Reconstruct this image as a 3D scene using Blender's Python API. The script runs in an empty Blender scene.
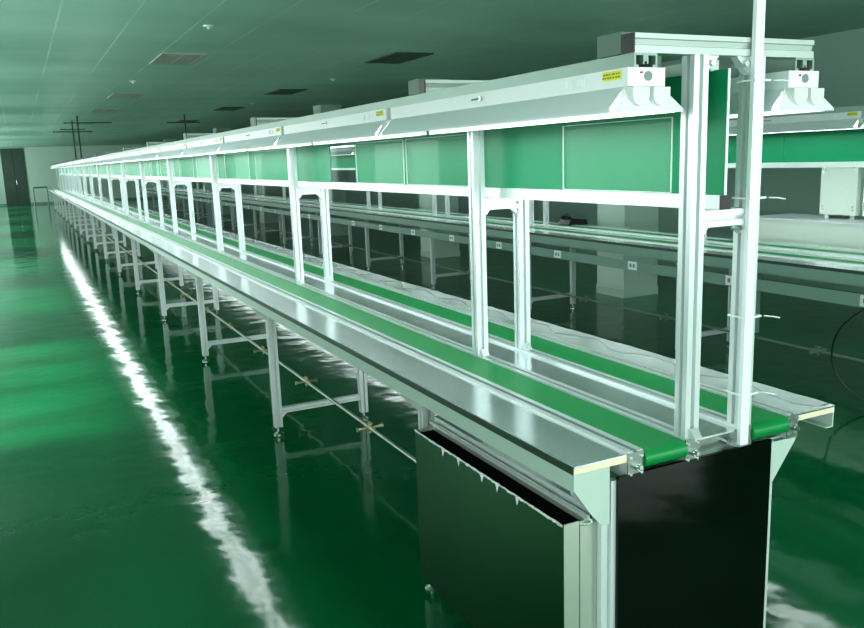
import bpy, bmesh, math, random
from mathutils import Matrix, Vector
random.seed(7)
SC = bpy.context.scene
COL = SC.collection

# ------------------------------------------------------------------ helpers
class MB:
    """collects simple solids into one mesh"""
    def __init__(s): s.v = []; s.f = []; s.sm = []
    def add(s, vs, fs, smooth=False):
        o = len(s.v); s.v += [tuple(v) for v in vs]
        s.f += [tuple(i + o for i in f) for f in fs]; s.sm += [smooth] * len(fs)
        return s
    def box(s, x0, x1, y0, y1, z0, z1):
        v = [(x0,y0,z0),(x1,y0,z0),(x1,y1,z0),(x0,y1,z0),(x0,y0,z1),(x1,y0,z1),(x1,y1,z1),(x0,y1,z1)]
        return s.add(v, [(0,3,2,1),(4,5,6,7),(0,1,5,4),(1,2,6,5),(2,3,7,6),(3,0,4,7)])
    def prism(s, pts, a0, a1, axis, smooth=False):
        """pts: outline (2-D) swept along axis; x:(y,z) y:(x,z) z:(x,y)"""
        n = len(pts)
        def P(p, a):
            return {'x': (a, p[0], p[1]), 'y': (p[0], a, p[1]), 'z': (p[0], p[1], a)}[axis]
        v = [P(p, a0) for p in pts] + [P(p, a1) for p in pts]
        s.add(v, [(i, (i+1) % n, n+(i+1) % n, n+i) for i in range(n)], smooth)
        o = len(s.v) - 2*n
        s.f += [tuple(range(o+n-1, o-1, -1)), tuple(range(o+n, o+2*n))]; s.sm += [False, False]
        return s
    def cyl(s, c, r, h, axis='z', n=16, r2=None):
        r2 = r if r2 is None else r2
        ring = lambda rr, a: [{'x': (c[0]+a, c[1]+rr*math.cos(t), c[2]+rr*math.sin(t)),
                               'y': (c[0]+rr*math.cos(t), c[1]+a, c[2]+rr*math.sin(t)),
                               'z': (c[0]+rr*math.cos(t), c[1]+rr*math.sin(t), c[2]+a)}[axis]
                              for t in [2*math.pi*i/n for i in range(n)]]
        v = ring(r, 0) + ring(r2, h); o = len(s.v)
        s.add(v, [(i, (i+1) % n, n+(i+1) % n, n+i) for i in range(n)], True)
        s.f += [tuple(range(o+n-1, o-1, -1)), tuple(range(o+n, o+2*n))]; s.sm += [False, False]
        return s
    def lathe(s, c, prof, n=20):
        o = len(s.v); k = len(prof)
        for (r, z) in prof:
            for i in range(n):
                t = 2*math.pi*i/n; s.v.append((c[0]+r*math.cos(t), c[1]+r*math.sin(t), c[2]+z))
        for j in range(k-1):
            for i in range(n):
                s.f.append((o+j*n+i, o+j*n+(i+1) % n, o+(j+1)*n+(i+1) % n, o+(j+1)*n+i)); s.sm.append(True)
        s.f += [tuple(range(o+n-1, o-1, -1)), tuple(range(o+(k-1)*n, o+k*n))]; s.sm += [False, False]
        return s
    def tube(s, pts, r, n=8, smooth=0):
        pts = [Vector(p) for p in pts]
        if smooth:
            q = [pts[0]] + pts + [pts[-1]]; out = []
            for i in range(1, len(q)-2):
                for k in range(smooth):
                    t = k/smooth; a, b, c, d = q[i-1:i+3]
                    out.append(.5*((2*b)+(c-a)*t+(2*a-5*b+4*c-d)*t*t+(3*b-a-3*c+d)*t**3))
            pts = out + [pts[-1]]
        o = len(s.v)
        for i, p in enumerate(pts):
            d = (pts[min(i+1, len(pts)-1)] - pts[max(i-1, 0)]).normalized()
            up = Vector((0,0,1)) if abs(d.z) < .9 else Vector((1,0,0))
            a = d.cross(up).normalized(); b = d.cross(a)
            for k in range(n):
                t = 2*math.pi*k/n; s.v.append(tuple(p + r*(a*math.cos(t)+b*math.sin(t))))
        m = len(pts)
        for j in range(m-1):
            for k in range(n):
                s.f.append((o+j*n+k, o+j*n+(k+1) % n, o+(j+1)*n+(k+1) % n, o+(j+1)*n+k)); s.sm.append(True)
        s.f += [tuple(range(o+n-1, o-1, -1)), tuple(range(o+(m-1)*n, o+m*n))]; s.sm += [False, False]
        return s
    def mesh(s, name, mat):
        me = bpy.data.meshes.new(name); me.from_pydata(s.v, [], s.f)
        for p, sm in zip(me.polygons, s.sm): p.use_smooth = sm
        bm = bmesh.new(); bm.from_mesh(me); bmesh.ops.recalc_face_normals(bm, faces=bm.faces); bm.to_mesh(me); bm.free()
        me.set_sharp_from_angle(angle=math.radians(42)); me.materials.append(mat); me.update(); return me
    def build(s, name, mat, parent=None, loc=None, label=None):
        return inst(name, s.mesh(name, mat), parent, loc, label)

def inst(name, me, parent=None, loc=None, label=None):
    o = bpy.data.objects.new(name, me); COL.objects.link(o)
    if parent is not None: o.parent = parent
    if loc is not None: o.location = loc
    if label: o['label'] = label
    return o
def empty(name, loc=(0,0,0), rz=0):
    o = bpy.data.objects.new(name, None); COL.objects.link(o); o.location = loc; o.rotation_euler = (0,0,rz)
    o.empty_display_size = .1; return o
def tag(o, label, cat, group=None, kind=None):
    o['label'] = label; o['category'] = cat
    if group: o['group'] = group
    if kind: o['kind'] = kind
    return o
def struct(o):
    o['kind'] = 'structure'; return o
def copy_tree(o, parent=None):
    c = o.copy(); COL.objects.link(c)
    if parent is not None: c.parent = parent
    for ch in list(o.children): copy_tree(ch, c)
    return c
ORD = ['first','second','third','fourth','fifth','sixth','seventh','eighth','ninth','tenth','eleventh','twelfth','thirteenth','fourteenth',
       'fifteenth','sixteenth','seventeenth','eighteenth','nineteenth','twentieth','twenty-first','twenty-second','twenty-third','twenty-fourth',
       'twenty-fifth','twenty-sixth','twenty-seventh','twenty-eighth','twenty-ninth','thirtieth']

def slot_profile(x0, x1, y0, y1, g=.26, d=.30):
    """square aluminium extrusion outline with one groove on every side"""
    w, h = x1-x0, y1-y0; cx, cy = (x0+x1)/2, (y0+y1)/2; gx, gy = w*g/2, h*g/2; dx, dy = w*d, h*d
    return [(x0,y0),(cx-gx,y0),(cx-gx,y0+dy),(cx+gx,y0+dy),(cx+gx,y0),(x1,y0),(x1,cy-gy),(x1-dx,cy-gy),(x1-dx,cy+gy),(x1,cy+gy),
            (x1,y1),(cx+gx,y1),(cx+gx,y1-dy),(cx-gx,y1-dy),(cx-gx,y1),(x0,y1),(x0,cy+gy),(x0+dx,cy+gy),(x0+dx,cy-gy),(x0,cy-gy)]

# ------------------------------------------------------------------ materials
def mat(name, col, rough=.5, metal=0., spec=.5, coat=0., noise=None, bump=None, emit=None, var=.0):
    m = bpy.data.materials.new(name); m.use_nodes = True; nt = m.node_tree; b = nt.nodes['Principled BSDF']
    b.inputs['Base Color'].default_value = (*col, 1); b.inputs['Roughness'].default_value = rough
    b.inputs['Metallic'].default_value = metal; b.inputs['Specular IOR Level'].default_value = spec
    b.inputs['Coat Weight'].default_value = coat
    tc = nt.nodes.new('ShaderNodeTexCoord')
    if noise or bump or var:
        sc = noise or (1,1,1)
        mp = nt.nodes.new('ShaderNodeMapping'); mp.inputs['Scale'].default_value = sc
        nt.links.new(tc.outputs['Object'], mp.inputs['Vector'])
        n = nt.nodes.new('ShaderNodeTexNoise'); n.inputs['Scale'].default_value = 1; n.inputs['Detail'].default_value = 3
        nt.links.new(mp.outputs['Vector'], n.inputs['Vector'])
        if var:
            mx = nt.nodes.new('ShaderNodeMix'); mx.data_type = 'RGBA'
            mx.inputs['A'].default_value = (*[c*(1-var) for c in col], 1); mx.inputs['B'].default_value = (*[min(1, c*(1+var)) for c in col], 1)
            nt.links.new(n.outputs['Fac'], mx.inputs['Factor']); nt.links.new(mx.outputs['Result'], b.inputs['Base Color'])
        if bump:
            bp = nt.nodes.new('ShaderNodeBump'); bp.inputs['Strength'].default_value = bump[0]; bp.inputs['Distance'].default_value = bump[1]
            nt.links.new(n.outputs['Fac'], bp.inputs['Height']); nt.links.new(bp.outputs['Normal'], b.inputs['Normal'])
    if emit:
        b.inputs['Emission Color'].default_value = (*emit[0], 1); b.inputs['Emission Strength'].default_value = emit[1]
    return m

M = {}
M['alu'] = mat('anodised_aluminium', (.67,.73,.73), .34, .35, var=.06, noise=(30,30,3))
M['alu_top'] = mat('rail_aluminium', (.62,.69,.68), .3, .4)
M['slot'] = mat('painted_slot_shade', (.10,.13,.12), .6)  # groove shade put into the colour
M['jbox'] = mat('grey_box', (.14,.21,.18), .5)
M['beam'] = mat('beam_aluminium', (.50,.57,.54), .38, .4)
M['lrail'] = mat('lamp_rail_aluminium', (.27,.36,.32), .4, .5)
M['steel'] = mat('brushed_steel_sheet', (.85,.90,.93), .20, .93, var=.14, noise=(9,1.2,1), bump=(.05,.004))
M['film'] = mat('crinkled_film', (.80,.84,.84), .25, .5, noise=(14,9,4), bump=(.7,.012))
M['stainless'] = mat('stainless_sheet', (.62,.68,.60), .34, .7, var=.08, noise=(3,3,3))
M['stainless_dark'] = mat('dark_green_stainless', (.022,.115,.048), .28, .85, var=.10, noise=(3,3,3))  # dark green base for the cabinet front only
M['belt'] = mat('green_belt', (.004,.235,.062), .36, var=.05, noise=(3,.4,1))
M['board'] = mat('green_backboard', (.006,.25,.112), .42, spec=.3, var=.12, noise=(1.5,1.5,1.5))
M['apron'] = mat('pale_green_paint', (.47,.58,.53), .4)
M['greypaint'] = mat('grey_green_paint', (.20,.33,.28), .4)
M['edge'] = mat('dark_edge_band', (.012,.05,.03), .4)
M['ply'] = mat('cream_board_core', (.78,.70,.52), .7, var=.15, noise=(80,80,80))
M['white'] = mat('white_enamel', (.80,.84,.86), .32)
M['cover'] = mat('ivory_tube_cover', (.70,.74,.70), .4)
M['reflector'] = mat('white_reflector', (.74,.79,.82), .3)
M['bolt'] = mat('zinc_bolt', (.62,.66,.64), .25, 1.)
M['cap'] = mat('dark_end_metal', (.36,.42,.40), .3, .9)
M['black'] = mat('black_plastic', (.008,.010,.010), .35)
M['void'] = mat('painted_opening_shade', (.004,.004,.004), .9, spec=.05)  # near-black colour for the shade inside the cabinet opening
M['gloss'] = mat('black_glossy_panel', (.002,.006,.004), .07, spec=.3, var=.3, noise=(2,2,2))
M['yellow'] = mat('yellow_sticker', (.80,.80,.05), .5)
M['ink'] = mat('sticker_ink', (.25,.16,.02), .5)
M['red'] = mat('red_indicator', (.6,.03,.02), .4)
M['grille'] = mat('grey_mesh', (.22,.26,.25), .5)
M['pipe'] = mat('steel_pipe', (.42,.47,.40), .3, .8)
M['pipe_dark'] = mat('dark_steel_pipe', (.28,.33,.29), .35, .7)
M['brass'] = mat('valve_brass', (.50,.48,.33), .35, .9)
M['vent'] = mat('vent_dark', (.055,.085,.075), .6)
M['ventred'] = mat('vent_brownish', (.36,.40,.34), .6)
M['cream'] = mat('cream_cabinet', (.78,.88,.80), .45)
M['door'] = mat('dark_door', (.045,.085,.068), .5)
M['col'] = mat('pale_column', (.48,.62,.55), .5)
M['tube'] = mat('fluorescent_tube', (.9,.95,.92), .4, emit=((.95,1.,1.), 7.6))
M['tie'] = mat('white_nylon', (.85,.92,.88), .4)
M['curtain'] = mat('curtain_cloth', (.75,.72,.58), .8)

def glass(name, tint, alpha, rough=.03):
    m = bpy.data.materials.new(name); m.use_nodes = True; nt = m.node_tree; nt.nodes.clear()
    out = nt.nodes.new('ShaderNodeOutputMaterial'); tr = nt.nodes.new('ShaderNodeBsdfTransparent'); gl = nt.nodes.new('ShaderNodeBsdfGlossy')
    df = nt.nodes.new('ShaderNodeBsdfDiffuse'); lw = nt.nodes.new('ShaderNodeLayerWeight'); lw.inputs['Blend'].default_value = .5; pw = nt.nodes.new('ShaderNodeMath'); pw.operation = 'POWER'; pw.inputs[1].default_value = 4.; fr = nt.nodes.new('ShaderNodeMapRange'); gl.inputs['Color'].default_value = (.6,.66,.63,1); fr.inputs['To Min'].default_value = .02; fr.inputs['To Max'].default_value = .07; nt.links.new(lw.outputs['Facing'], pw.inputs[0]); nt.links.new(pw.outputs[0], fr.inputs['Value'])
    tr.inputs['Color'].default_value = (*tint, 1); gl.inputs['Roughness'].default_value = rough; df.inputs['Color'].default_value = (.55,.85,.7,1)
    a = nt.nodes.new('ShaderNodeMixShader'); a.inputs[0].default_value = alpha
    b = nt.nodes.new('ShaderNodeMixShader')
    nt.links.new(tr.outputs[0], a.inputs[1]); nt.links.new(df.outputs[0], a.inputs[2])
    nt.links.new(fr.outputs[0], b.inputs[0]); nt.links.new(a.outputs[0], b.inputs[1]); nt.links.new(gl.outputs[0], b.inputs[2])
    nt.links.new(b.outputs[0], out.inputs[0]); return m
M['acrylic'] = glass('clear_acrylic', (.96,.99,.975), .002)

def floor_mat():
    m = bpy.data.materials.new('green_epoxy'); m.use_nodes = True; nt = m.node_tree; b = nt.nodes['Principled BSDF']; N = nt.nodes.new; L = nt.links.new
    tc = N('ShaderNodeTexCoord'); n1 = N('ShaderNodeTexNoise'); n1.inputs['Scale'].default_value = .7; n1.inputs['Detail'].default_value = 5
    L(tc.outputs['Object'], n1.inputs['Vector'])
    r = N('ShaderNodeValToRGB'); r.color_ramp.elements[0].position = .3; r.color_ramp.elements[1].position = .75
    r.color_ramp.elements[0].color = (.0005,.100,.034,1); r.color_ramp.elements[1].color = (.001,.150,.052,1)
    L(n1.outputs['Fac'], r.inputs['Fac']); L(r.outputs['Color'], b.inputs['Base Color'])
    mp = N('ShaderNodeMapping'); mp.inputs['Scale'].default_value = (3.2,3.2,1); L(tc.outputs['Object'], mp.inputs['Vector'])
    n2 = N('ShaderNodeTexNoise'); n2.inputs['Scale'].default_value = 1.; n2.inputs['Detail'].default_value = 2.5; L(mp.outputs['Vector'], n2.inputs['Vector'])
    bp = N('ShaderNodeBump'); bp.inputs['Strength'].default_value = .4; bp.inputs['Distance'].default_value = .012
    L(n2.outputs['Fac'], bp.inputs['Height']); L(bp.outputs['Normal'], b.inputs['Normal'])
    b.inputs['Roughness'].default_value = .09; b.inputs['Specular IOR Level'].default_value = .40
    return m
def ceiling_mat():
    m = bpy.data.materials.new('ceiling_panels'); m.use_nodes = True; nt = m.node_tree; b = nt.nodes['Principled BSDF']; N = nt.nodes.new; L = nt.links.new
    tc = N('ShaderNodeTexCoord'); sp = N('ShaderNodeSeparateXYZ'); L(tc.outputs['Object'], sp.inputs[0])
    def seam(out, period, off, w):
        a = N('ShaderNodeMath'); a.operation = 'ADD'; a.inputs[1].default_value = off; L(out, a.inputs[0])
        d = N('ShaderNodeMath'); d.operation = 'DIVIDE'; d.inputs[1].default_value = period; L(a.outputs[0], d.inputs[0])
        f = N('ShaderNodeMath'); f.operation = 'FRACT'; L(d.outputs[0], f.inputs[0])
        c = N('ShaderNodeMath'); c.operation = 'LESS_THAN'; c.inputs[1].default_value = w/period; L(f.outputs[0], c.inputs[0]); return c
    s1 = seam(sp.outputs['X'], .565, 100*.565+.74, .016); s2 = seam(sp.outputs['Y'], 1.2, 12, .012)
    n1 = N('ShaderNodeTexNoise'); n1.inputs['Scale'].default_value = .8; n1.inputs['Detail'].default_value = 4
    mp = N('ShaderNodeMapping'); mp.inputs['Scale'].default_value = (.5,1.4,1); L(tc.outputs['Object'], mp.inputs['Vector']); L(mp.outputs['Vector'], n1.inputs['Vector'])
    r = N('ShaderNodeValToRGB'); r.color_ramp.elements[0].position = .3; r.color_ramp.elements[1].position = .72
    r.color_ramp.elements[0].color = (.31,.52,.42,1); r.color_ramp.elements[1].color = (.41,.62,.52,1)
    L(n1.outputs['Fac'], r.inputs['Fac'])
    n3 = N('ShaderNodeTexNoise'); n3.inputs['Scale'].default_value = .45; L(tc.outputs['Object'], n3.inputs['Vector'])
    sm = N('ShaderNodeMath'); sm.operation = 'MULTIPLY'; L(s1.outputs[0], sm.inputs[0])
    r3 = N('ShaderNodeMapRange'); r3.inputs['From Min'].default_value = .4; r3.inputs['From Max'].default_value = .65; r3.inputs['To Max'].default_value = .55
    L(n3.outputs['Fac'], r3.inputs['Value']); L(r3.outputs['Result'], sm.inputs[1])
    mx = N('ShaderNodeMix'); mx.data_type = 'RGBA'; L(sm.outputs[0], mx.inputs['Factor']); L(r.outputs['Color'], mx.inputs['A']); mx.inputs['B'].default_value = (.85,.95,.9,1)
    m2 = N('ShaderNodeMix'); m2.data_type = 'RGBA'; fm = N('ShaderNodeMath'); fm.operation = 'MULTIPLY'; fm.inputs[1].default_value = .16; L(s2.outputs[0], fm.inputs[0])
    L(fm.outputs[0], m2.inputs['Factor']); L(mx.outputs['Result'], m2.inputs['A']); m2.inputs['B'].default_value = (.7,.85,.77,1)
    L(m2.outputs['Result'], b.inputs['Base Color']); b.inputs['Roughness'].default_value = .5
    b.inputs['Specular IOR Level'].default_value = .35
    return m
M['floor'] = floor_mat(); M['ceil'] = ceiling_mat()
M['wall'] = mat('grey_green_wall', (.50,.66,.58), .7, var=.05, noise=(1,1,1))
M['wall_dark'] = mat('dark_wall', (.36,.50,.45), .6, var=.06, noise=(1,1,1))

# ------------------------------------------------------------------ the room
X0, X1, YB, YF, ZC = -3.4, 7.3, -5.5, 46., 2.92
struct(MB().box(X0-.2, X1+.2, YB-.2, YF+.2, -.1, 0).build('floor', M['floor']))
struct(MB().box(X0-.2, X1+.2, YB-.2, YF+.2, ZC, ZC+.1).build('ceiling', M['ceil']))
struct(MB().box(X0-.2, X1+.2, YF, YF+.2, 0, ZC).build('wall_far', M['wall']))
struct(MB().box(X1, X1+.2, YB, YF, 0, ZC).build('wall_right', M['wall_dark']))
def wall_with_openings(name, axis, pos, t, a0, a1, holes, m):
    """wall in a plane; holes = (a, b, z0, z1)"""
    b = MB(); cur = a0
    def bx(u0, u1, z0, z1):
        if u1-u0 < 1e-4: return
        if axis == 'x': b.box(pos-t, pos, u0, u1, z0, z1)
        else: b.box(u0, u1, pos-t, pos, z0, z1)
    for (u0, u1, z0, z1) in sorted(holes):
        bx(cur, u0, 0, ZC); bx(u0, u1, 0, z0); bx(u0, u1, z1, ZC); cur = u1
    bx(cur, a1, 0, ZC)
    return struct(b.build(name, m))
WL = [(-4.4,-1.4,.85,2.5), (3.9,7.2,.85,2.5), (9.2,11.6,.85,2.5), (13.6,16.4,.85,2.5), (19,22,.85,2.5), (24.5,28,.85,2.5), (30.5,34,.85,2.5), (36,39,.85,2.5), (40.5,44.5,.85,2.5)]  # far-end windows unseen, added to brighten the far wall
wall_with_openings('wall_left', 'x', X0, .2, YB, YF, WL, M['wall'])
WB_FILL = [(-2.6,-.4,.85,2.5), (.6,2.8,.85,2.5), (3.9,5.9,.85,2.5)]  # unseen back windows, put in to carry fill for the near end
wall_with_openings('wall_back', 'y', YB, .2, X0, X1, WB_FILL, M['wall'])
k = 0
for side, holes in (('x', WL), ('y', WB_FILL)):
    for (a, b, z0, z1) in holes:
        k += 1
        fr = MB(); cu = MB(); pn = MB()
        def bx(mb, u0, u1, zz0, zz1, d0, d1):
            if side == 'x': mb.box(X0+d0, X0+d1, u0, u1, zz0, zz1)
            else: mb.box(u0, u1, YB+d0, YB+d1, zz0, zz1)
        w = .05
        for (u0,u1,q0,q1) in ((a,a+w,z0,z1),(b-w,b,z0,z1),(a,b,z0,z0+w),(a,b,z1-w,z1),((a+b)/2-w/2,(a+b)/2+w/2,z0,z1)):
            bx(fr, u0, u1, q0, q1, -.14, -.06)
        pn.add([(X0-.1,a,z0),(X0-.1,b,z0),(X0-.1,b,z1),(X0-.1,a,z1)] if side == 'x' else [(a,YB-.1,z0),(b,YB-.1,z0),(b,YB-.1,z1),(a,YB-.1,z1)], [(0,1,2,3)])
        f = struct(fr.build('window_%d' % k, M['white'])); pn.build('pane', M['acrylic'], f)  # includes the unseen windows added for fill light
        for q in (.12, .42, .72): 
            u = a + (b-a)*q; bx(cu, u, u+.16, z0+.03, z1-.02, -.05, -.035)
        cu.build('curtain', M['curtain'], f)

# door on the far wall
d = struct(MB().box(-1.84, -.78, YF-.06, YF-.0, 0, 2.86).build('door_1', M['door']))
MB().box(-1.32, -1.30, YF-.065, YF-.055, .05, 2.8).build('door_gap', M['black'], d)
MB().tube([(-1.26,YF-.06,1.05),(-1.26,YF-.11,1.05),(-1.26,YF-.11,1.25),(-1.26,YF-.06,1.25)], .012).build('door_handle', M['bolt'], d)
struct(MB().box(X0, X1, YF-.02, YF, 0, .1).build('baseboard_far', M['greypaint']))
struct(MB().box(X1-.02, X1, YB, YF, 0, .1).build('baseboard_right', M['greypaint']))
# square columns along the right aisle
for i, (cx, cy) in enumerate([(4.98,5.83), (5.0,10.8), (5.0,16.2), (5.0,21.6), (5.0,27.), (5.0,32.4), (5.0,37.8)]):
    b = MB(); b.box(cx, cx+.5, cy, cy+.5, 0, ZC); b.box(cx-.008, cx+.508, cy-.008, cy+.508, 0, .1)
    struct(b.build('trim_%d' % (i+1), M['col']))

# ------------------------------------------------------------------ shared meshes of the assembly lines
H = .902
R_ = [(.170,.222), (.369,.417), (.568,.616), (.763,.806)]      # four belt side rails (x)
W = .97
def upright_mesh(x0, x1):
    return MB().prism(slot_profile(x0, x1, 0, .044), .908, 1.914, 'z').mesh('upright', M['alu'])
UP = [upright_mesh(*R_[1]), upright_mesh(*R_[2])]
def gusset(x, s, z, sz, up):
    return [(x, z), (x+s*sz, z), (x, z+up*sz)]
def crossbeam_mesh():
    z0, z1 = 1.914, 1.960; zc = (z0+z1)/2
    pr = [(0,z0),(.046,z0),(.046,zc-.006),(.040,zc-.006),(.040,zc+.006),(.046,zc+.006),(.046,z1),(0,z1),(0,zc+.011),(.005,zc+.009),(.008,zc-.003),(0,zc-.006)]
    return MB().prism(pr, .179, .797, 'x').mesh('crossbeam', M['beam'])
CB = crossbeam_mesh()
CBCAP = MB().box(.174, .179, 0, .046, 1.914, 1.960).mesh('end_cap', M['black'])
JBOX = MB().box(.176, .30, .047, .14, 1.916, 1.968).mesh('junction_box', M['jbox'])
TIE = MB().prism([(a, b) for a, b in slot_profile(0, .044, 1.478, 1.522)], .417, .568, 'x').mesh('tie_beam', M['alu'])
def tie_bracket(x, s):
    b = MB(); b.prism(gusset(x, s, 1.478, .028, -1), .012, .032, 'y'); b.cyl((x+s*.010,.008,1.467), .006, .03, 'y', 8); return b.mesh('corner_bracket', M['bolt'])
TBR = [tie_bracket(.417, 1), tie_bracket(.568, -1)]
def top_bracket(x, s):
    b = MB(); b.prism(gusset(x, s, 1.914, .045, -1), .010, .034, 'y'); b.cyl((x+s*.016,.0,1.895), .008, .04, 'y', 8); return b.mesh('corner_bracket', M['alu'])
TOPBR = [top_bracket(.417, 1), top_bracket(.568, -1)]
def base_bracket(x0, x1):
    b = MB(); xc = (x0+x1)/2
    b.prism([(0,.908),(-.026,.908),(-.026,.913),(-.006,.934),(0,.934)], xc-.014, xc+.014, 'x')
    b.cyl((xc,-.016,.912), .007, .010, 'z', 8); b.cyl((xc,-.012,.925), .006, .012, 'y', 8)
    return b.mesh('base_bracket', M['alu_top'])
BBR = [base_bracket(*R_[1]), base_bracket(*R_[2])]
def leg_mesh(xc):
    b = MB(); b.prism(slot_profile(xc-.025, xc+.025, 0, .044), .05, .836, 'z'); return b.mesh('leg', M['alu'])
LEG = [leg_mesh(.115), leg_mesh(.694)]
def foot_mesh(xc):
    return MB().lathe((xc,.022,0), [(.032,0),(.032,.006),(.018,.014),(.012,.02),(.009,.022),(.009,.052)], 14).mesh('levelling_foot', M['bolt'])
FOOT = [foot_mesh(.115), foot_mesh(.694)]
def brace_mesh():
    b = MB(); b.prism(slot_profile(.004, .040, .138, .174), .140, .669, 'x')
    b.prism(gusset(.140, 1, .138, .035, -1), .010, .034, 'y'); return b.mesh('leg_brace', M['alu'])
BRACE = brace_mesh()
def top_brace_mesh():
    b = MB(); b.prism(slot_profile(.004, .040, .79, .826), .140, .669, 'x'); b.prism(gusset(.140, 1, .79, .05, -1), .010, .034, 'y')
    b.prism([(.090,.836),(.010,.836),(.010,.815),(.090,.735)], .018, .026, 'y')
    b.prism([(.719,.836),(.800,.836),(.719,.735)], .018, .026, 'y'); return b.mesh('leg_gusset', M['alu'])
TBRACE = top_brace_mesh()

def rail_profile(x0, x1, zt, zb):
    c = (x0+x1)/2; w = x1-x0
    return [(x0,zb),(x1,zb),(x1,zt),(c+w*.13,zt),(c+w*.13,zt-.012),(c-w*.13,zt-.012),(c-w*.13,zt),(x0,zt)]
def belt(x0, x1, y0, y1, root):
    zt, zb = .903, .852; r = (zt-zb)/2; zc = (zt+zb)/2
    pts = [(y0+.012-r*math.sin(t), zc+r*math.cos(t)) for t in [math.pi*i/12 for i in range(13)]]
    pts += [(y1-.03+r*math.sin(t), zc-r*math.cos(t)) for t in [math.pi*i/12 for i in range(13)]]
    o = MB().prism(pts, x0+.002, x1-.002, 'x', True).build('conveyor_belt', M['belt'], root)
    return o

def build_line(root, y0, y1, pairs, legs, first, pal):
    za = .832 if first else .805
    alu = M['alu']
    # boards: steel sheet on a cream core
    for (a, b, outer) in ((0, R_[0][0], 0), (R_[3][1], W, W)):
        o = MB().box(a, b, y0, y1, .897, H).build('work_board', M['steel'], root, label='left brushed steel worktop strip' if outer == 0 else 'right brushed steel worktop strip')
        MB().box(a+.001, b-.001, y0+.001, y1-.001, .880, .897).build('board_core', M['ply'], o, label='cream coloured core of the worktop, bare at the end')
        e = -.0025 if outer == 0 else W-.0005
        MB().box(e, e+.003, y0+.004, y1, .879, .900).build('edge_band', M['edge'], o, label='dark green edge band')
        ap = MB(); 
        if outer == 0: ap.box(-.002, .003, y0+.004, y1, za, .879).box(.003, .03, y0+.004, y1, za, za+.004)
        else: ap.box(W-.003, W+.002, y0+.004, y1, .832, .879).box(W-.03, W-.003, y0+.004, y1, .832, .836)
        ap.build('apron', pal['apron'], root)
    for i, (a, b) in enumerate(R_):
        o = MB().prism(rail_profile(a, b, .908, .834), y0, y1, 'y').build('side_rail', M['alu_top'], root)
        c_ = (a+b)/2; g_ = (b-a)*.13
        MB().box(c_-g_+.0002, c_+g_-.0002, y0+.001, y1, .8962, .8985).build('rail_slot_shade', M['slot'], o, label='dark strip painted as shade in the slot along the rail')  # dark strip on the groove bottom stands in for its shade
        if first:
            c = MB().box(a, b, y0-.004, y0, .834, .905)
            c.build('end_cap', M['cap'], o)
            bl = MB(); xc = (a+b)/2
            if i != 2: bl.cyl((xc,y0-.016,.868), .010, .012, 'y', 6).cyl((xc,y0-.026,.868), .006, .010, 'y', 10)
            for dx in ((-.018, .018) if i != 2 else (.021,)):
                for z in (.847, .893): bl.cyl((xc+dx*(b-a)/.052,y0-.008,z), .0045, .004, 'y', 8)
            if i != 2: bl.build('bolt', M['bolt'], o)
    for (a, b) in ((R_[0][1], R_[1][0]), (R_[2][1], R_[3][0])):
        belt(a, b, y0, y1, root)
    MB().box(R_[1][1], R_[2][0], y0+.002, y1, .893, .899).build('center_plate', M['steel'], root, label='brushed steel strip between the two belts')
    if first:   # cross profile with open channel under the plate at the near end
        b = MB(); b.box(R_[1][1], R_[2][0], y0+.03, y0+.036, .84, .893); b.box(R_[1][1], R_[2][0], y0+.004, y0+.036, .838, .843)
        b.cyl((.545,y0+.012,.862), .009, .02, 'y', 8); b.prism([(.417,.893),(.45,.893),(.417,.86)], y0+.004, y0+.008, 'y')
        b.build('end_channel', M['cap'], root)
    MB().box(R_[0][0], R_[3][1], y0+.03, y1, .826, .834).build('light_block_plate', M['greypaint'], root)  # unseen plate added to stop light passing between rails and belts
    # legs
    for y in legs:
        for j in (0, 1):
            o = inst('leg', LEG[j], root, (0,y,0)); inst('levelling_foot', FOOT[j], o)
        inst('leg_brace', BRACE, root, (0,y,0)); inst('leg_gusset', TBRACE, root, (0,y,0))
    # gantry
    for n, y in enumerate(pairs):
        for j in (0, 1):
            o = inst('upright', UP[j], root, (0,y,0)); (None if first and n == 0 and j == 1 else inst('base_bracket', BBR[j], o))
        c = inst('crossbeam', CB, root, (0,y,0)); inst('end_cap', CBCAP, c, label='black end cap'); [inst('corner_bracket', q, c) for q in TOPBR]
        inst('junction_box', JBOX, c, label='grey box behind the end of the crossbeam')
        t = inst('tie_beam', TIE, root, (0,y,0)); [inst('corner_bracket', q, t) for q in TBR]
    for x0 in (.177, .728):      # C channel the lamps hang from
        x1 = x0+.072; z0, z1 = 1.880, 1.914
        pr = [(x0,z0),(x0+.014,z0),(x0+.014,z0+.006),(x0+.006,z0+.006),(x0+.006,z1-.006),(x0+.028,z1-.006),(x0+.028,z0+.008),(x0+.032,z0+.008),(x0+.032,z0+.014),
              (x0+.040,z0+.014),(x0+.040,z0+.008),(x0+.044,z0+.008),(x0+.044,z1-.006),(x0+.066,z1-.006),(x0+.066,z0+.006),(x0+.058,z0+.006),(x0+.058,z0),(x1,z0),(x1,z1),(x0,z1)]
        MB().prism(pr, y0, y1, 'y').build('lamp_rail', M['lrail'], root)
    o = MB().box(.468, .506, y0, y1, 1.522, 1.560).build('backboard_rail', M['alu_top'], root)
    if first: MB().box(.468, .506, y0-.003, y0, 1.522, 1.560).build('end_cap', M['black'], o)
    MB().box(.472, .502, y0+.05, y1, 1.880, 1.910).build('backboard_top_rail', M['beam'], root)

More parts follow.
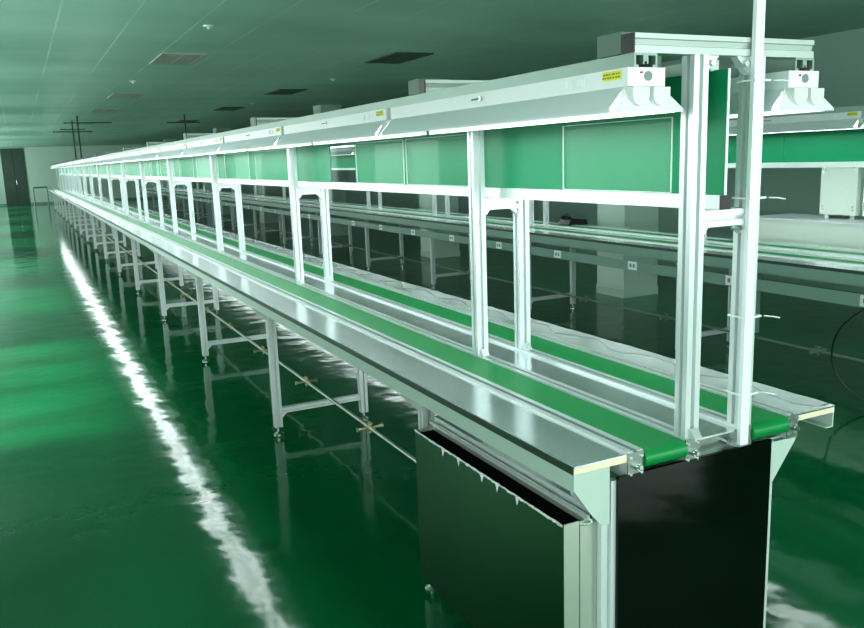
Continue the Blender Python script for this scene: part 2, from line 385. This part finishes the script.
# ------------------------------------------------------------------ front assembly line
A = tag(empty('assembly_line'), 'long front double-belt conveyor workbench with white aluminium gantry and green backboards', 'assembly line', 'conveyor assembly lines')
PU = 2.363
PAIRS = [0, 1.136] + [1.136+PU*i for i in range(1, 17)]
Y_END = PAIRS[-1] + .05
LEGS = [.004, 1.075] + [3.245+2.264*i for i in range(0, 16)]
build_line(A, 0, Y_END, PAIRS, LEGS, True, {'apron': M['apron']})
# green backboards, one per bay, with a clear pane in the gap of the third bay
def backboards(root, spans):
    for (a, b, clear) in spans:
        MB().box(.484, .490, a+.003, b-.003, 1.560, 1.882).build('clear_pane' if clear else 'backboard', M['acrylic'] if clear else M['board'], root,
                                                                   label='clear acrylic pane in the row of backboards' if clear else None)
        if not clear:
            pass
sp = [(0.0,.71,0), (.71,1.98,0), (1.98,2.66,0), (2.66,3.06,1), (3.06,3.7,0)]
y = 3.7
while y < Y_END-.1:
    e = min(y+1.18, Y_END); sp.append((y, e, 0)); y = e
backboards(A, sp)
MB().box(.4835, .4905, -.002, .001, 1.560, 1.882).build('backboard_edge', M['white'], A)
# near end: black panel, gusset plates
MB().box(.137, .697, -.006, .003, .012, .846).build('end_panel', M['gloss'], A, label='glossy black end panel')
MB().prism([(-.002,.880),(-.002,.838),(.05,.765),(.088,.722),(.112,.722),(.112,.880)], -.001, .003, 'y').build('end_bracket', M['apron'], A)
MB().prism([(.697,.834),(.806,.834),(.800,.822),(.697,.69)], -.001, .003, 'y').build('end_bracket', M['apron'], A)
# crinkled protective film left on the edge of the right worktop
fm = MB(); vs = []; fs = []
ny = 260
for i in range(ny+1):
    yy = .02 + 15.*i/ny
    w = .05 + .03*math.sin(i*.9)+.025*random.random()
    for j in range(4):
        vs.append((W-.001-(1-j/3)*w, yy, H+.0006+(0 if j == 0 else .0035*random.random())))
for i in range(ny):
    for j in range(3): a = i*4+j; fs.append((a, a+1, a+5, a+4))
fm.add(vs, fs); fm.build('protective_film', M['film'], A, label='crinkled bright protective film along the right worktop edge')

# ------------------------------------------------------------------ far assembly line (right)
TH = 0.
B = empty('assembly_line', (3.44, 1.0, 0), TH)
tag(B, 'second conveyor workbench behind the front one, with grey cable tray and sockets', 'assembly line', 'conveyor assembly lines')
PB = [5.0-PU*2+PU*i for i in range(0, 16)]
LB = [2.38-2.264+2.264*i for i in range(0, 15)]
Y0B, Y1B = -.6, PB[-1]+.05
build_line(B, Y0B, Y1B, PB, LB, False, {'apron': M['greypaint']})
backboards(B, [(Y0B+1.18*i, min(Y0B+1.18*(i+1), Y1B), 0) for i in range(int((Y1B-Y0B)/1.18)+1) if Y1B-(Y0B+1.18*i) > .05])
tr = MB().box(.03, .036, Y0B, Y1B, .668, .752).box(.036, .09, Y0B, Y1B, .668, .672).build('cable_tray', M['greypaint'], B, label='grey cable tray below the worktop')
for i in range(30):
    yy = .625 + 1.107*i
    s = MB().box(.024, .030, yy, yy+.11, .677, .748)
    o = s.build('socket_box', M['white'], tr)
    MB().box(.0225, .024, yy+.022, yy+.046, .698, .728).box(.0225, .024, yy+.064, yy+.088, .698, .728).build('outlet', M['grille'], o)

# ------------------------------------------------------------------ lamps
LL = 1.412; PITCH = 1.459
def make_lamp():
    r = empty('light_fixture')
    # origin: centre line at rail, near end, top of housing z=0
    MB().box(-.058, .058, 0, LL, -.044, 0).build('housing', M['white'], r)
    rf = MB(); t = .003
    A_ = [(-.058,-.044),(-.104,-.096),(-.104,-.106)]; Bq = [(.058,-.044),(.104,-.096),(.104,-.106)]
    for q in (A_, Bq):
        s = 1 if q is A_ else -1
        pts = q + [(q[2][0]+s*t, q[2][1]), (q[1][0]+s*t, q[1][1]+.001), (q[0][0]+s*t*1.5, q[0][1])]
        rf.prism(pts, .012, LL-.012, 'y')
    rf.build('reflector', M['reflector'], r)
    for (yb, s) in ((.012, -1), (LL-.012, 1)):
        v = [(-.058,yb,-.044),(.058,yb,-.044),(.104,yb+s*.028,-.098),(.104,yb+s*.030,-.106),(-.104,yb+s*.030,-.106),(-.104,yb+s*.028,-.098)]
        v += [(a, b-s*.003, c) for (a, b, c) in v]
        e = MB().add(v, [(0,1,2,3,4,5),(11,10,9,8,7,6)]+[(i,(i+1) % 6,6+(i+1) % 6,6+i) for i in range(6)]).build('end_plate', M['white'], r)
        for dx in (-.034, .030):     # round-bottomed covers of the tube holders
            pts = [(dx-.026,-.047)]+[(dx+.026*math.cos(a), -.066+.026*math.sin(a)) for a in [math.pi+math.pi*i/10 for i in range(11)]]+[(dx+.026,-.047)]
            y_a, y_b = (yb-.034, yb) if s < 0 else (yb, yb+.034)
            MB().prism(pts, y_a, y_b, 'y').build('tube_cover', M['cover'], e)
    for dx in (-.05, .05):
        MB().cyl((dx,.02,-.078), .013, LL-.04, 'y', 10).build('tube', M['tube'], r)
    o = MB().cyl((.004,-.003,-.020), .0115, .003, 'y', 18).build('round_grille', M['grille'], r)
    MB().cyl((-.017,-.003,-.012), .003, .003, 'y', 8).build('indicator', M['red'], r)
    for yy in (.185, .238):
        s = MB().box(-.0605, -.058, yy-.017, yy+.017, -.034, -.008).build('switch', M['white'], r)
        MB().box(-.0635, -.0605, yy-.010, yy+.008, -.030, -.012).build('rocker', M['tie'], s)
    st = MB().box(-.0587, -.058, .022, .095, -.026, -.004).build('sticker', M['yellow'], r, label='yellow warning sticker with tiny dark print')
    k_ = MB(); rr = random.Random(3)
    for row in range(2):
        yy = .030
        while yy < .088:
            w = rr.uniform(.003,.008); k_.box(-.0592,-.0587,yy,yy+w,-.013-.008*row,-.0095-.008*row); yy += w+rr.uniform(.002,.006)
    k_.build('sticker_print', M['ink'], st)
    MB().cyl((-.066,.70,-.020), .0065, .008, 'x', 10).tube([(-.066,.70,-.020),(-.068,.745,-.021)], .0028, 6).build('latch_screw', M['bolt'], r)
    return r
def place_lamps(xs, n, frame, which, first=None, y_start=0.):
    global proto
    for (x, side) in xs:
        for i in range(n):
            if first and x == xs[0][0] and i == 0: o = proto
            else:
                o = copy_tree(proto)
                if side == 'right':        # the marked side of these faces away
                    for ch in list(o.children):
                        if ch.name.split('.')[0] in ('sticker','switch','latch_screw'):
                            ch.location.x = 0; ch.scale.x = -1
            p = frame @ Vector((x, y_start+i*PITCH, 1.880)); o.location = p
            o.rotation_euler = (0,0, frame.to_euler().z)
            nm = ORD[i] if i else 'nearest'
            lab = '%s white twin-tube lamp from the near end under the %s rail of the %s line' % (nm, side, which)
            tag(o, lab, 'light fixture', 'lamps under the %s rail of the %s line' % (side, which))
proto = make_lamp()
place_lamps([(.216,'left'), (.763,'right')], 26, Matrix.Identity(4), 'front', True, .0)
FB = Matrix.Translation((3.44,1.0,0)) @ Matrix.Rotation(TH, 4, 'Z')
place_lamps([(.216,'left')], 23, FB, 'far', None, -.55)
place_lamps([(.763,'right')], 8, FB, 'far', None, -.55)  # hidden row, added to light the bench and right wall

# ------------------------------------------------------------------ clear document sleeves hung on the green boards
def sleeve(a, b, z0, z1):
    r = empty('document_sleeve', (.475, a, z0))
    MB().add([(0,0,0),(0,b-a,0),(0,b-a,z1-z0),(0,0,z1-z0)], [(0,1,2,3)]).build('clear_sheet', M['acrylic'], r)
    f = MB(); w = .0018; L_, h = b-a, z1-z0
    f.box(-.001,.003,0,L_,h-w,h).box(-.001,.003,0,w,0,h).box(-.001,.003,L_-w,L_,0,h).box(-.001,.003,0,L_,0,w)
    f.build('sleeve_edge', M['tie'], r)
    return r
SL = [(.19,.71), (1.25,1.97), (2.0,2.62), (3.75,4.75), (4.95,5.8), (6.1,7.1), (7.3,8.15), (8.5,9.5), (9.7,10.5)]
for i, (a, b) in enumerate(SL):
    o = sleeve(a, b, 1.562, 1.772)
    tag(o, '%s clear plastic document sleeve from the near end, on the front line green backboard' % (ORD[i] if i else 'nearest'), 'document sleeve', 'document sleeves on the green boards')

# ------------------------------------------------------------------ conduit up to the ceiling
cd = tag(empty('cable_conduit', (.560,-.016,.856)), 'white square cable conduit strapped to the right end post and rising to the ceiling', 'conduit')
MB().box(0, .030, 0, .013, 0, ZC-.856).build('conduit_body', M['white'], cd)
for z in (1.00, 1.22, 1.545, 1.85):
    zz = z-.856
    t = MB(); t.box(-.002,.060,-.002,0,zz,zz+.005).box(-.002,0,-.002,.062,zz,zz+.005).box(-.002,.060,.0605,.0625,zz,zz+.005).box(.0585,.0605,-.002,.062,zz,zz+.005)
    t.tube([(.07,-.001,zz+.002),(.085,-.02,zz+.001),(.10,-.03,zz-.003)], .0018, 6)
    t.build('cable_tie', M['tie'], cd)

# ------------------------------------------------------------------ sheet metal cabinet under the near end
cb = tag(empty('metal_cabinet', (-.014, .03, 0)), 'stainless steel sheet cabinet under the left worktop at the near end', 'cabinet')
yl, zb, zt = .895, .172, .735
b = MB().box(0,.003,0,yl,zb,zt); b.build('front_panel', M['stainless_dark'], cb)
MB().box(.003,.052,0,.003,zb,zt).box(.003,.052,yl-.003,yl,zb,zt).box(.003,.052,.003,yl-.003,zb,zb+.003).build('outer_case', M['stainless'], cb)
MB().box(.006,.070,.008,yl-.006,zb+.02,zt-.012).build('opening_shade', M['void'], cb)  # black filler added so the open top slot looks shaded
MB().box(.070,.104,.002,yl,zb,zt+.003).box(.056,.070,.002,.006,zb,zt-.004).box(.056,.070,yl-.004,yl,zb,zt-.004).build('inner_case', M['stainless'], cb)
tr = MB(); tr.box(.071,.079,-.01,yl+.02,zt+.003,zt+.014).box(.088,.104,-.01,yl+.02,zt+.003,zt+.030); tr.build('top_rail', M['alu'], cb)
MB().box(.079,.088,-.008,yl+.015,zt+.003,zt+.008).build('rail_groove', M['black'], cb)
MB().box(.11,.16,.22,.60,zt+.03,zt+.095).build('inner_box', M['cream'], cb, label='beige box tucked under the worktop')
MB().tube([(.05,.006,zt-.01),(.075,-.006,zt-.012),(.098,-.008,zt-.006)], .004, 6).cyl((.09,-.012,zt-.004), .006, .012, 'y', 8).build('hook', M['bolt'], cb)
fb = MB(); rr = random.Random(5); vs = []; fs = []
n = 90
for i in range(n+1):
    yy = yl*i/n; dz = rr.choice((.004,.006,.005,.008,.003,.03 if rr.random() < .35 else .006))
    vs += [(-.0012, yy, zt+.003*rr.random()), (-.0018, yy, zt-dz)]
for i in range(n): fs.append((2*i,2*i+1,2*i+3,2*i+2))
fb.add(vs, fs); fb.build('torn_film', M['film'], cb, label='torn protective film along the top edge')

# ------------------------------------------------------------------ air pipes on the leg braces
def air_pipe(label, x, y0, y1, z, frame, valves):
    r = empty('air_pipe'); r.matrix_world = frame @ Matrix.Translation((x, y0, z)); tag(r, label, 'pipe', 'air pipes with valves')
    MB().cyl((0,0,0), .011, y1-y0, 'y', 10).build('pipe', M['pipe'] if frame is I4 else M['pipe_dark'], r)
    for yv in valves:
        b = MB(); v = yv-y0
        b.cyl((0,v-.03,0), .017, .06, 'y', 10).cyl((-.075,v,0), .010, .15, 'x', 8).cyl((-.078,v,0), .015, .018, 'x', 8).cyl((.06,v,0), .015, .018, 'x', 8)
        b.cyl((0,v,-.03), .009, .06, 'z', 8).box(-.006,.006,v-.03,v+.03,.028,.033)
        b.cyl((0,v-.05,0), .015, .012, 'y', 6).cyl((0,v+.038,0), .015, .012, 'y', 6)
        b.build('valve', M['brass'] if frame is I4 else M['pipe_dark'], r)
    return r
I4 = Matrix.Identity(4)
air_pipe('steel air pipe with small valves lying along the leg braces under the front line', .455, .1, Y_END-1, .186, I4, [2.56,3.72,4.85,6.02,7.05,8.2,9.3,10.4,11.6,12.7,13.8,15.,16.2])
air_pipe('thin air pipe with valves on the leg braces under the far line', .52, -.4, 30, .186, FB, [1.4,3.0,4.2,5.4,6.5,7.6,8.8,10.,11.2])

# ------------------------------------------------------------------ ceiling fittings
VENTS = [(.40,8.1,'first','front'),(.40,13.3,'second','front'),(.40,17.0,'third','front'),(.40,22.5,'fourth','front'),
         (2.97,7.55,'first','far'),(2.97,12.4,'second','far'),(2.97,16.8,'third','far'),(2.97,22.,'fourth','far')]
def make_vent(m):
    r = empty('ceiling_vent')
    f = MB(); f.box(0,.5,0,.03,-.014,0).box(0,.5,.97,1.0,-.014,0).box(0,.03,.03,.97,-.014,0).box(.47,.5,.03,.97,-.014,0); f.build('frame', m, r)
    MB().box(.03,.47,.03,.97,-.004,-.001).build('backing', M['black'], r)
    s = MB()
    for i in range(12):
        yy = .06+.075*i; s.prism([(yy,-.004),(yy+.05,-.012),(yy+.052,-.010),(yy+.003,-.002)], .03, .47, 'x')
    s.box(.24,.26,.03,.97,-.013,-.003); s.build('louvres', m, r); return r
v1 = make_vent(M['ventred']); v2 = make_vent(M['vent']); u1 = u2 = False
for (x, y, o_, w_) in VENTS:
    if w_ == 'front': o = v1 if not u1 else copy_tree(v1); u1 = True; t_ = 'brownish'
    else: o = v2 if not u2 else copy_tree(v2); u2 = True; t_ = 'dark grey'
    o.location = (x, y, ZC)
    tag(o, '%s %s louvred ceiling vent from the camera, above the %s line' % (o_, t_, w_), 'vent', 'ceiling vents')
def make_sprinkler():
    r = empty('ceiling_sprinkler')
    MB().lathe((0,0,0), [(.05,0),(.048,-.006),(.034,-.013),(.012,-.016),(.010,-.026),(.018,-.028),(.018,-.031)], 14).build('sprinkler_body', M['white'], r); return r
s0 = make_sprinkler()
for i, (x, y, lab) in enumerate([(.516,6.2,'nearest small white ceiling sprinkler above the front line'),(.474,11.3,'second small white ceiling sprinkler above the front line'),
                                 (3.32,10.7,'nearer small white ceiling sprinkler above the far line'),(3.33,15.65,'farther small white ceiling sprinkler above the far line')]):
    o = s0 if i == 0 else copy_tree(s0); o.location = (x, y, ZC); tag(o, lab, 'sprinkler', 'ceiling sprinklers')
# thin power drop poles with cross arms
def drop_pole(x, y, z0, arms, label):
    r = empty('drop_pole', (x, y, z0)); h = ZC-z0
    MB().cyl((0,0,0), .018, h, 'z', 8).build('pole', M['vent'], r)
    for (z, a, b) in arms: MB().box(-a, b, -.014, .014, z-z0-.012, z-z0+.012).build('cross_arm', M['vent'], r)
    tag(r, label, 'pole', 'power drop poles'); return r
drop_pole(.213, 19.6, 1.96, [(2.76,.3,.75),(2.56,.55,.3)], 'thin power drop pole from ceiling to front line, right one of two')
drop_pole(.213, 21.6, 1.96, [(2.70,.3,.3)], 'thin power drop pole from ceiling to front line, left one of two')
drop_pole(2.58, 19.2, 0.0, [(2.72,.42,.36)], 'dark free-standing pole with a cross arm rising beside the far line')

# ------------------------------------------------------------------ far end: guard rail
g = tag(empty('guard_rail', (-.60, 41.3, 0)), 'grey tubular guard rail standing past the far end of the front line', 'guard rail')
MB().tube([(0,0,0),(0,0,.92)], .03).build('post', M['greypaint'], g); MB().tube([(.62,1.5,0),(.62,1.5,.92)], .03).build('post', M['greypaint'], g)
MB().tube([(0,0,.92),(.62,1.5,.92)], .03).build('top_bar', M['greypaint'], g)

# ------------------------------------------------------------------ behind the far line on the right: low bench with two cabinets
bn = tag(empty('machine_bench', (4.66, .4, 0)), 'long pale low bench with a deep white front behind the far line', 'bench')
MB().box(0,.02,0,3.35,.62,1.05).build('front_panel', M['cream'], bn)
MB().box(-.012,.55,-.01,3.36,1.05,1.066).build('bench_top', M['white'], bn)
for x in (.46,.50):
    pass
for yy in (.1, 1.3, 3.27):
    for x in ((.06,.46) if yy < 2 else (.06,)): MB().box(x,x+.05,yy,yy+.05,0,1.05).build('leg', M['greypaint'], bn)
def cabinet(y0, y1, label):
    r = tag(empty('control_cabinet', (4.90, y0, 1.066)), label, 'control cabinet', 'cream control cabinets'); w = y1-y0
    MB().box(0,.25,0,w,.035,.46).build('cabinet_body', M['cream'], r)
    for yy in (.03, w-.07): MB().box(.03,.2,yy,yy+.04,0,.035).build('foot', M['bolt'], r)
    for yy in (.03, w-.03):
        for z in (.075,.105,.39,.42): MB().cyl((-.004,yy,z), .007, .005, 'x', 8).build('screw', M['bolt'], r)
    return r
cabinet(2.86, 3.20, 'cream metal control cabinet with corner screws on the pale bench')
cabinet(2.30, 2.80, 'cream metal control cabinet at the right edge of the photo on the bench')
# black cable hanging from the far line's tray
pts = [(.027,.80,.70)]
cab = MB().tube([(0,0,0),(-.03,.06,-.05),(-.05,.16,-.16),(-.05,.21,-.30),(-.03,.2,-.45),(.02,.12,-.58),(.10,.0,-.66),(.2,-.2,-.69)], .006, 8, 6)
o = cab.build('power_cable', M['black']); o.matrix_world = FB @ Matrix.Translation((.02,.66,.69))
tag(o, 'black power cable hanging in a loop from the far line cable tray', 'cable')
# two small black devices on the far line
def device(x, y, label, tall):
    r = empty('desk_device'); r.matrix_world = FB @ Matrix.Translation((x, y, .9085)); tag(r, label, 'device', 'black devices on the far line')
    if tall:
        MB().prism([(0,0),(.12,0),(.10,.16),(.03,.16)], 0, .12, 'y').build('body', M['black'], r); MB().box(.02,.09,-.004,0,.05,.12).build('front_plate', M['grille'], r)
    else:
        MB().prism([(0,0),(.26,0),(.24,.05),(.05,.07)], 0, .2, 'y').build('body', M['black'], r); MB().tube([(.04,.03,.075),(.04,.1,.10),(.04,.17,.075)], .02).build('handset', M['black'], r)
device(.70, 4.75, 'low black device lying on the far line right board', False)
device(.82, 2.95, 'upright small black device standing on the far line right board', True)

# ------------------------------------------------------------------ light
def area(name, loc, rot, sx, sy, power, col):
    l = bpy.data.lights.new(name, 'AREA'); l.shape = 'RECTANGLE'; l.size = sx; l.size_y = sy; l.energy = power; l.color = col
    o = bpy.data.objects.new(name, l); COL.objects.link(o); o.location = loc; o.rotation_euler = rot; return o
DAY = (.94,1.,1.)
for (a, b, z0, z1) in WL:
    area('window_fill', (X0+.02, (a+b)/2, (z0+z1)/2), (0, math.radians(-90), 0), z1-z0, b-a, (24 if a < 10 else 22 if a < 20 else 27)*(b-a), DAY)  # area lamps at the left windows; far ones added for the far wall
for (a, b, z0, z1) in WB_FILL:
    area('window_fill', ((a+b)/2, YB+.02, (z0+z1)/2), (math.radians(90), 0, 0), b-a, z1-z0, 44*(b-a), DAY)  # area fill from behind the camera, set at the added back windows
sl = bpy.data.lights.new('sun', 'SUN'); sl.energy = 8.; sl.angle = math.radians(9); sl.color = (.9,1.,.9)
so = bpy.data.objects.new('sun', sl); COL.objects.link(so); so.rotation_euler = Vector((1,.02,-.88)).to_track_quat('-Z','Y').to_euler(); so.location = (-8,5,8)
SC.world = bpy.data.worlds.new('world'); SC.world.use_nodes = True
SC.world.node_tree.nodes['Background'].inputs[0].default_value = (.86,1.,.95,1); SC.world.node_tree.nodes['Background'].inputs[1].default_value = 1.2

# ------------------------------------------------------------------ camera
cam = bpy.data.cameras.new('camera'); co = bpy.data.objects.new('camera', cam); COL.objects.link(co); SC.camera = co
cam.sensor_width = 36; cam.sensor_fit = 'HORIZONTAL'; cam.lens = 817.9042*36/864; cam.clip_start = .05; cam.clip_end = 200
R = math.radians
co.matrix_world = Matrix.Translation((-1.17468,-1.6038,1.68276)) @ Matrix.Rotation(R(-26.19220679),4,'Z') @ Matrix.Rotation(R(79.18916381),4,'X') @ Matrix.Rotation(R(-1.96808738),4,'Z')
SC.view_settings.view_transform = 'Standard'
SC.view_settings.look = 'Medium High Contrast'
SC.view_settings.exposure = -.02
SC.view_settings.gamma = 1.0
